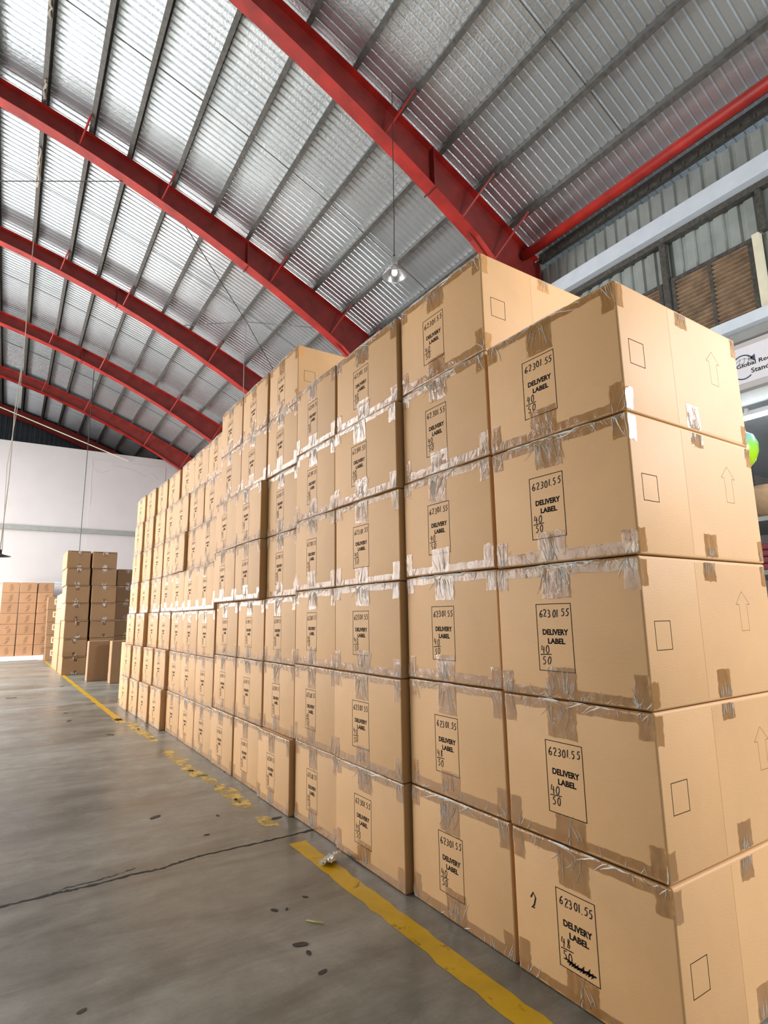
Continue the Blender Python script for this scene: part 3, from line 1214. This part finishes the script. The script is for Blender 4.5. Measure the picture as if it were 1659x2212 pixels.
def plain_carton(x, y, z, w, d, h, mat, label, group, rot=0, tape=True, tseed=0):
    bm = rbox(0, w, 0, d, 0, h, .012, 2)
    o = link('carton', bm, mat, None, False)
    o.location = (x, y, z)
    o.rotation_euler = (0, 0, rot)
    tag(o, label, 'box', group)
    if tape:
        rnd = random.Random(tseed)

        def fr(off):
            return lambda u, v: (u, -off, v)
        bm = bmesh.new()
        c = w / 2 + rnd.uniform(-.03, .03)
        tape_strip(bm, c - .035, c + .035, h - .12, h - .012, .001, 4, 5, rnd, .002, 0, fr)
        tape_strip(bm, .02, w - .02, h - .035, h - .012, .001, 8, 2, rnd, .002, 0, fr)
        for _ in range(rnd.randint(3, 14)):
            crease(bm, c + rnd.uniform(-.05, .05), h - .012, -PI / 2 + rnd.gauss(0, .5), rnd.uniform(.03, .10), .0035, .006, rnd, fr)
        link('top_tape', bm, [M['tape'], M['crease']], o)
        bm = bmesh.new()
        tape_strip(bm, c - .035, c + .035, .012, .10, .001, 4, 5, rnd, .002, 0, fr)
        for _ in range(rnd.randint(2, 12)):
            crease(bm, c + rnd.uniform(-.05, .05), .012, PI / 2 + rnd.gauss(0, .5), rnd.uniform(.03, .10), .0035, .006, rnd, fr)
        link('bottom_tape', bm, [M['tape'], M['crease']], o)
    return o


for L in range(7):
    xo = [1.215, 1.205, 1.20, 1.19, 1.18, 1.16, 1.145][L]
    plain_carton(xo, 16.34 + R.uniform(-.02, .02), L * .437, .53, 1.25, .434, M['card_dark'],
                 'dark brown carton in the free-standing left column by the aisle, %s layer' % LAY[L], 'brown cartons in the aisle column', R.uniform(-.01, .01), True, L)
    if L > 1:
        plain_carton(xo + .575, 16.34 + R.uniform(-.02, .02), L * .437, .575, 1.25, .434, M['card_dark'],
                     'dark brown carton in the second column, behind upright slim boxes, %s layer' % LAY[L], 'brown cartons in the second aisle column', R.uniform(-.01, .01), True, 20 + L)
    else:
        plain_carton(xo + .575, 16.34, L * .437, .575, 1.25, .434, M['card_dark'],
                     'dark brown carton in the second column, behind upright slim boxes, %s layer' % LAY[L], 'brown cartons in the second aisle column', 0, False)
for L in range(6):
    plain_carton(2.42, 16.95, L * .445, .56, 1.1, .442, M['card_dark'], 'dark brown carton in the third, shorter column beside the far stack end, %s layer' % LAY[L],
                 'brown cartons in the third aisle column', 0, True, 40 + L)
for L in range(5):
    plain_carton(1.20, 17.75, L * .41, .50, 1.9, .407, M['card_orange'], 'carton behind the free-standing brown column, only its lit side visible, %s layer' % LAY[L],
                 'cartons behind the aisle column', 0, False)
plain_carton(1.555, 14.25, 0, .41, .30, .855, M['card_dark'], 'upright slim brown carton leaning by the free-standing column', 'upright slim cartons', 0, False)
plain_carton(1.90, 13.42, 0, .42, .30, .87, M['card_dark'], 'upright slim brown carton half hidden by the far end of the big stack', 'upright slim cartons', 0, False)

# pallet with reddish cartons near the end wall
bm = bmesh.new()
box(bm, -1.9, 1.16, 23.28, 24.3, .12, .16)
for x in (-1.9, -.45, 1.0):
    box(bm, x, x + .16, 23.28, 24.3, 0, .12)
box(bm, -1.9, 1.16, 23.27, 23.29, .01, .159)
tag(link('pallet', bm, M['plinth']), 'low white platform under the reddish cartons by the end wall', 'pallet')


def scrawl(seed, w, h):
    rnd = random.Random(seed)
    bm = bmesh.new()
    t = lambda u, v: (u, -.001, v)
    v = .06
    while v < h - .10:
        u = w * .42 + rnd.uniform(-.03, .03)
        ribbon(bm, [(u, v), (u + .10, v + .03), (u + .02, v + .05), (u + .11, v + .07)], .012, t)
        v += .075
    return bm


XC = [(-.20, .30), (.325, .83), (.855, 1.33), (-.74, -.23), (-1.28, -.77)]
for ci, (x0, x1) in enumerate(XC):
    n = 7 if ci < 3 else 4
    for L in range(n):
        lb = 'reddish carton on the white platform, %s column, %s layer' % (['leftmost tall', 'middle tall', 'right tall', 'low left', 'farthest left low'][ci], LAY[L])
        xs2 = x0 - .004 * L if ci < 3 else x0
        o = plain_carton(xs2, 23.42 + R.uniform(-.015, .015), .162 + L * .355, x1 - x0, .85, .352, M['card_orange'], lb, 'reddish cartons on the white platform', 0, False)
        link('stencil_print', scrawl(L + 10 * ci, x1 - x0, .352), M['faint'], o)

for L in range(5):
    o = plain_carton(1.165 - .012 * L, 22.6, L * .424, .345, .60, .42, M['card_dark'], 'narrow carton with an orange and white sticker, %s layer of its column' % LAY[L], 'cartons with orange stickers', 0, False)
    u0, v0 = [.15, .155, .165, .17, .20][L], .16
    bm = bmesh.new()
    box(bm, u0, u0 + .15, -.002, 0, v0, v0 + .19)
    st = link('sticker', bm, M['stickerwhite'], o)
    bm = bmesh.new()
    box(bm, u0 + .025, u0 + .125, -.004, -.002, v0 + .03, v0 + .16)
    link('orange_square', bm, M['orange'], st)

# small white notice on the end wall
bm = bmesh.new()
box(bm, 1.36, 1.75, YB - .05, YB - .035, 2.10, 2.66)
tag(link('notice_board', bm, M['plastic_white']), 'small white board on the end wall right of the reddish cartons', 'board')

# ------------------------------------------------------------------ lamps and cords
lamp = empty('pendant_lamp', (4.10, 5.9, 5.92))
tag(lamp, 'bell-shaped aluminium pendant lamp hanging on a long cord above the stack', 'lamp')
bm = bmesh.new()
lathe(bm, [(.170, 0), (.172, .008), (.160, .03), (.135, .085), (.095, .135), (.06, .16), (.045, .165)], 32)
bmesh.ops.solidify(bm, geom=bm.faces[:], thickness=.003)
link('lamp_shade', bm, M['alu'], lamp, True)
bm = bmesh.new()
lathe(bm, [(.0, .162), (.046, .162), (.048, .20), (.042, .28), (.03, .30), (.0, .30)], 20)
link('lamp_housing', bm, M['greybeam'], lamp, True)
bm = bmesh.new()
lathe(bm, [(.0, .02), (.03, .03), (.042, .06), (.038, .1), (.02, .15), (.0, .155)], 16)
link('bulb', bm, emit('lamp_bulb', (1, .96, .9), 1.6), lamp, True)
bm = bmesh.new()
ztp = zt(4.37) - 5.92
tube(bm, [(0, 0, .30), (.0, 0, .36), (.012, 0, .9), (.012, 0, 1.3), (0.02, 0, ztp + .1)], .006, 6)
tube(bm, [(0.02, 0, ztp + .1), (.24, 0, ztp + .05)], .006, 6)
link('cord', bm, M['rod'], lamp)
bm = bmesh.new()
tube(bm, [(-.02, 0, .31), (.0, 0, .35), (.03, 0, .31), (0, 0, .30)], .006, 5)
link('hook', bm, M['darkmetal'], lamp)

l2 = empty('pendant_lamp', (-.20, 11.9, 2.42))
tag(l2, 'dark pendant fitting cut by the left picture edge, on a long pale cord', 'lamp')
bm = bmesh.new()
lathe(bm, [(.17, 0), (.172, .006), (.06, .035), (.03, .05), (.03, .12), (.0, .12)], 20)
link('lamp_shade', bm, M['darkmetal'], l2, True)
bm = bmesh.new()
tube(bm, [(0, 0, .12), (.02, 0, 1.4), (.0, 0, 2.6), (.045, 0, 3.9), (.02, 0, 5.0), (.0, 0, zt(-.23) - 2.42)], .009, 6)
tube(bm, [(.03, .02, .12), (-.03, .02, 1.6), (.05, .02, 3.0), (.03, .02, 3.9)], .006, 6)
link('cord', bm, simple('pale_cord', (.50, .45, .38), .8), l2)
# torn wrapping on the purlin where the cord is tied
bm = bmesh.new()
rnd = random.Random(11)
for (y0, y1, r) in ((11.7, 12.9, .035), (10.0, 10.5, .025), (8.2, 8.8, .03)):
    n = 10
    tube(bm, [(-.23 + rnd.uniform(-.02, .02), y0 + (y1 - y0) * i / n, zt(-.23) - .02 + rnd.uniform(-.02, .015)) for i in range(n + 1)], [r * rnd.uniform(.4, 1.2) for _ in range(n + 1)], 6)
tag(link('cable_wrapping', bm, simple('pale_wrapping', (.55, .48, .40), .9, var=.3), None, True), 'pale torn wrapping tied around the purlin above the far left cord', 'wrapping')
bm = bmesh.new()
tube(bm, [(1.715, 20.0, 2.9), (1.718, 20.0, 5.0), (1.722, 20.0, zt(2.03) - .3), (2.03, 20.0, zt(2.03) + .05)], .012, 6)
tag(link('hanging_cord', bm, M['rod']), 'thin dark cord hanging in front of the white end wall above the brown cartons', 'cord')
bm = bmesh.new()
tube(bm, [(4.39, 12.86, 8.62), (4.37, 12.88, 7.6), (4.38, 12.88, 6.3)], .008, 6)
tag(link('hanging_cord', bm, simple('grey_wire', (.35, .34, .32), .6)), 'thin pale wire hanging from the crossing bracing rods down behind the big stack', 'cord')

# ------------------------------------------------------------------ banner, tube lamps and things right of the stack
ban = empty('banner', (XW - .03, 2.2, 4.05))
tag(ban, 'white banner with a recycling emblem and dark lettering on the right wall', 'banner')
bm = bmesh.new()
box(bm, 0, .008, -1.3, 1.1, 0, .46)
link('banner_sheet', bm, simple('banner_vinyl', (.80, .79, .84), .45, var=.02), ban)


def ban3(u, v):            # u to the right as seen from inside (toward -y)
    return (-.002, 1.1 - u, v)


bm = bmesh.new()
uc, vc, rr = .205, .205, .135
for a0, a1 in ((2.75, .55), (-2.5, -.95)):
    pts = [(uc + rr * math.cos(a0 + (a1 - a0) * i / 16), vc + rr * 1.12 * math.sin(a0 + (a1 - a0) * i / 16)) for i in range(17)]
    ribbon(bm, pts, .016, ban3)
a = .55
p = (uc + rr * math.cos(a), vc + rr * 1.12 * math.sin(a))
bm.faces.new([bm.verts.new(ban3(*q)) for q in ((p[0] - .035, p[1] + .005), (p[0] + .03, p[1] + .045), (p[0] + .03, p[1] - .05))])
for k in (-.5, 0, .45):
    ribbon(bm, [(uc + rr * .8 * k + .03 * math.sin(t_ * .5), vc + .02 + rr * .7 * math.sin(t_ * .35)) for t_ in range(6)], .004, ban3)
ribbon(bm, [(uc + rr * .8 * math.cos(t_ * .3), vc + rr * .8 * math.sin(t_ * .3)) for t_ in range(0, 11)], .004, ban3)
link('emblem', bm, M['navy'], ban)
bm = bmesh.new()
text_into(bm, 'Global Recycled', .13, .185, .56, .070, ban3, .010)
text_into(bm, 'Standard', .29, .10, .32, .062, ban3, .010)
link('lettering', bm, M['ink'], ban)

for i, (x, y, z, lb) in enumerate(((8.2, 3.0, 3.86, 'glowing tube lamp just right of the topmost near carton'), (9.6, 3.6, 3.0, 'small glowing tube lamp low in the side room behind the near carton'))):
    t = empty('tube_lamp', (x, y, z))
    tag(t, lb, 'lamp', 'tube lamps in the side room')
    bm = bmesh.new()
    box(bm, -.04, .04, -.75, .75, .03, .07)
    link('lamp_housing', bm, M['plastic_white'], t)
    bm = bmesh.new()
    tube(bm, [(0, -.7, 0), (0, .7, 0)], .022, 8)
    link('tube', bm, emit('tube_glow', (1, .98, .94), 30.0 if i == 0 else 12.0), t)
    if i == 1:
        bm = bmesh.new()
        tube(bm, [(0, -.5, .07), (0, -.5, 4.0 - z)], .006, 5)
        tube(bm, [(0, .5, .07), (0, .5, 4.0 - z)], .006, 5)
        link('hanger', bm, M['rod'], t)
    else:
        bm = bmesh.new()
        box(bm, -.02, .02, -.5, -.46, .07, 4.0 - z)
        box(bm, -.02, .02, .46, .5, .07, 4.0 - z)
        link('hanger', bm, M['plastic_white'], t)

m, nt, b = new_mat('two_tone_balloon')
v = coords(nt)
sx = nt.nodes.new('ShaderNodeSeparateXYZ')
nt.links.new(v, sx.inputs[0])
mr = nt.nodes.new('ShaderNodeMapRange')
mr.inputs['From Min'].default_value = -.2
mr.inputs['From Max'].default_value = .2
nt.links.new(sx.outputs[2], mr.inputs[0])
r_ = ramp(nt, mr.outputs[0], [(.25, (.50, .85, .02)), (.6, (.35, .80, .10)), (.85, (.30, .72, .62))])
nt.links.new(r_.outputs[0], b.inputs['Base Color'])
b.inputs['Roughness'].default_value = .25
bal = empty('balloon', (7.44, 3.30, 3.24))
bal.scale = (.93, .93, .93)
tag(bal, 'lime green balloon peeking out right of the near cartons', 'balloon')
bm = bmesh.new()
lathe(bm, [(.0, .27), (.10, .255), (.19, .19), (.23, .08), (.225, -.03), (.18, -.15), (.09, -.25), (.02, -.30), (.0, -.30)], 24)
link('balloon_skin', bm, m, bal, True)
bm = bmesh.new()
lathe(bm, [(.0, -.29), (.03, -.33), (.0, -.33)], 8)
link('knot', bm, m, bal)
bm = bmesh.new()
tube(bm, [(0, 0, .26), (0, 0, (4.0 - 3.24) / .93)], .003, 4)
link('string', bm, M['rod'], bal)

sh = empty('storage_rack', (9.0, 3.8, 0))
tag(sh, 'grey green storage rack in the side room behind the near cartons', 'rack')
for z in (.9, 1.75, 2.45):
    bm = bmesh.new()
    box(bm, -.8, .8, -1.2, 1.2, z, z + .06)
    link('shelf', bm, M['clad'], sh)
for dx in (-.76, .72):
    for dy in (-1.18, 1.14):
        bm = bmesh.new()
        box(bm, dx, dx + .04, dy, dy + .04, 0, 2.9)
        link('post', bm, M['greybeam'], sh)
bm = bmesh.new()
lathe(bm, [(.0, .50), (.13, .48), (.26, .38), (.31, .22), (.28, .05), (.0, 0)], 18)
for v_ in bm.verts:
    v_.co += Vector((noise.noise(v_.co * 4) * .04, noise.noise(v_.co * 4 + Vector((5, 0, 0))) * .04, 0))
o = link('sack', bm, M['sack'], None, True)
o.location = (8.65, 3.55, 2.515)
tag(o, 'round brown sack on the rack below the balloon', 'sack')
for k in range(4):
    bm = rbox(-.2, .2, -.2, .2, 0, .085, .03, 3)
    o = link('folded_cloth', bm, M['maroon'], None, True)
    o.location = (8.5 + .01 * k, 3.55, 1.815 + .09 * k)
    tag(o, 'folded maroon cloth on the rack shelf, %s of its pile' % ['lowest', 'second', 'third', 'topmost'][k], 'cloth', 'folded maroon cloths')

# ------------------------------------------------------------------ litter on the floor
rnd = random.Random(21)
deb = [(0.942, 4.294, .045, 'larger dark dry leaf lying alone on the open floor beyond the joint'), (1.298, 4.077, .02, 'tiny dark leaf scrap beyond the floor joint, nearer the yellow patches'),
       (1.138, 3.775, .02, 'tiny dark scrap on the floor just beyond the joint'), (1.604, 3.801, .04, 'dark curled leaf close to the stack beside the last yellow patch'),
       (1.126, 2.674, .022, 'dark round scrap in the foreground left of the yellow line'), (1.175, 2.652, .012, 'smallest dark speck beside the dark round scrap'),
       (1.104, 2.356, .035, 'dark elongated leaf in the foreground concrete'), (1.107, 2.283, .02, 'dark small leaf just in front of the elongated leaf'),
       (1.096, 2.142, .022, 'thin dark leaf nearest the camera in the foreground row'), (0.824, 9.689, .05, 'dark scrap far back on the floor toward the brown cartons'),
       (0.803, 8.917, .06, 'dark streaky leaf on the far floor'), (1.116, 7.555, .05, 'dark leaf on the floor near the worn line, halfway back'),
       (1.294, 2.708, .016, 'dark sliver just left of the solid yellow line'), (1.69, 5.147, .03, 'dark leaf touching the base of the stack'),
       (0.325, 2.413, .02, 'dark twig-like leaf at the bottom left of the floor'), (.18, 12.2, .10, 'dark flat scrap on the bright floor left of the brown column'),
       (1.05, 13.6, .06, 'dark scrap beside the foot of the brown column')]
for (x, y, s, lb) in deb:
    bm = bmesh.new()
    n = 10
    a0 = rnd.uniform(0, PI)
    top, btm = [], []
    for k in range(n):
        a = 2 * PI * k / n
        ru = s * .85 * (1 + .2 * rnd.random())
        rv = s * .42 * (1 + .3 * rnd.random())
        u, v = ru * math.cos(a), rv * math.sin(a)
        p = (u * math.cos(a0) - v * math.sin(a0), u * math.sin(a0) + v * math.cos(a0))
        top.append(bm.verts.new((p[0], p[1], .0015 + .06 * s * (u / s) ** 2)))
        btm.append(bm.verts.new((p[0] * .8, p[1] * .8, 0)))
    bm.faces.new(top)
    bm.faces.new(btm[::-1])
    for k in range(n):
        bm.faces.new((btm[k], btm[(k + 1) % n], top[(k + 1) % n], top[k]))
    o = link('dry_leaf', bm, M['leaf'])
    o.location = (x, y, 0)
    tag(o, lb, 'leaf')
for (pts, lb) in (([(1.203, 2.505, .004), (1.226, 2.468, .006), (1.254, 2.442, .004)], 'pale yellow straw on the foreground floor'),
                  ([(1.455, 5.156, .004), (1.49, 5.14, .01), (1.534, 5.122, .004)], 'pale yellow straw lying on the worn yellow patches')):
    bm = bmesh.new()
    tube(bm, pts, .0035, 5)
    tag(link('straw', bm, M['straw']), lb, 'straw')
bm = bmesh.new()
bmesh.ops.create_grid(bm, x_segments=8, y_segments=8, size=.07)
for v in bm.verts:
    v.co = Vector((v.co.x * .55, v.co.y * 1.0, .012 + .03 * abs(noise.noise(v.co * 30)) + .012 * math.sin(v.co.x * 40)))
zm = min(v.co.z for v in bm.verts)
for v in bm.verts:
    v.co.z -= zm - .001
bmesh.ops.solidify(bm, geom=bm.faces[:], thickness=.002)
o = link('paper_scrap', bm, M['paper'])
o.location = (1.575, 2.99, .002)
o.rotation_euler = (0, 0, -.9)
tag(o, 'crumpled white scrap of film lying on the yellow line', 'scrap')
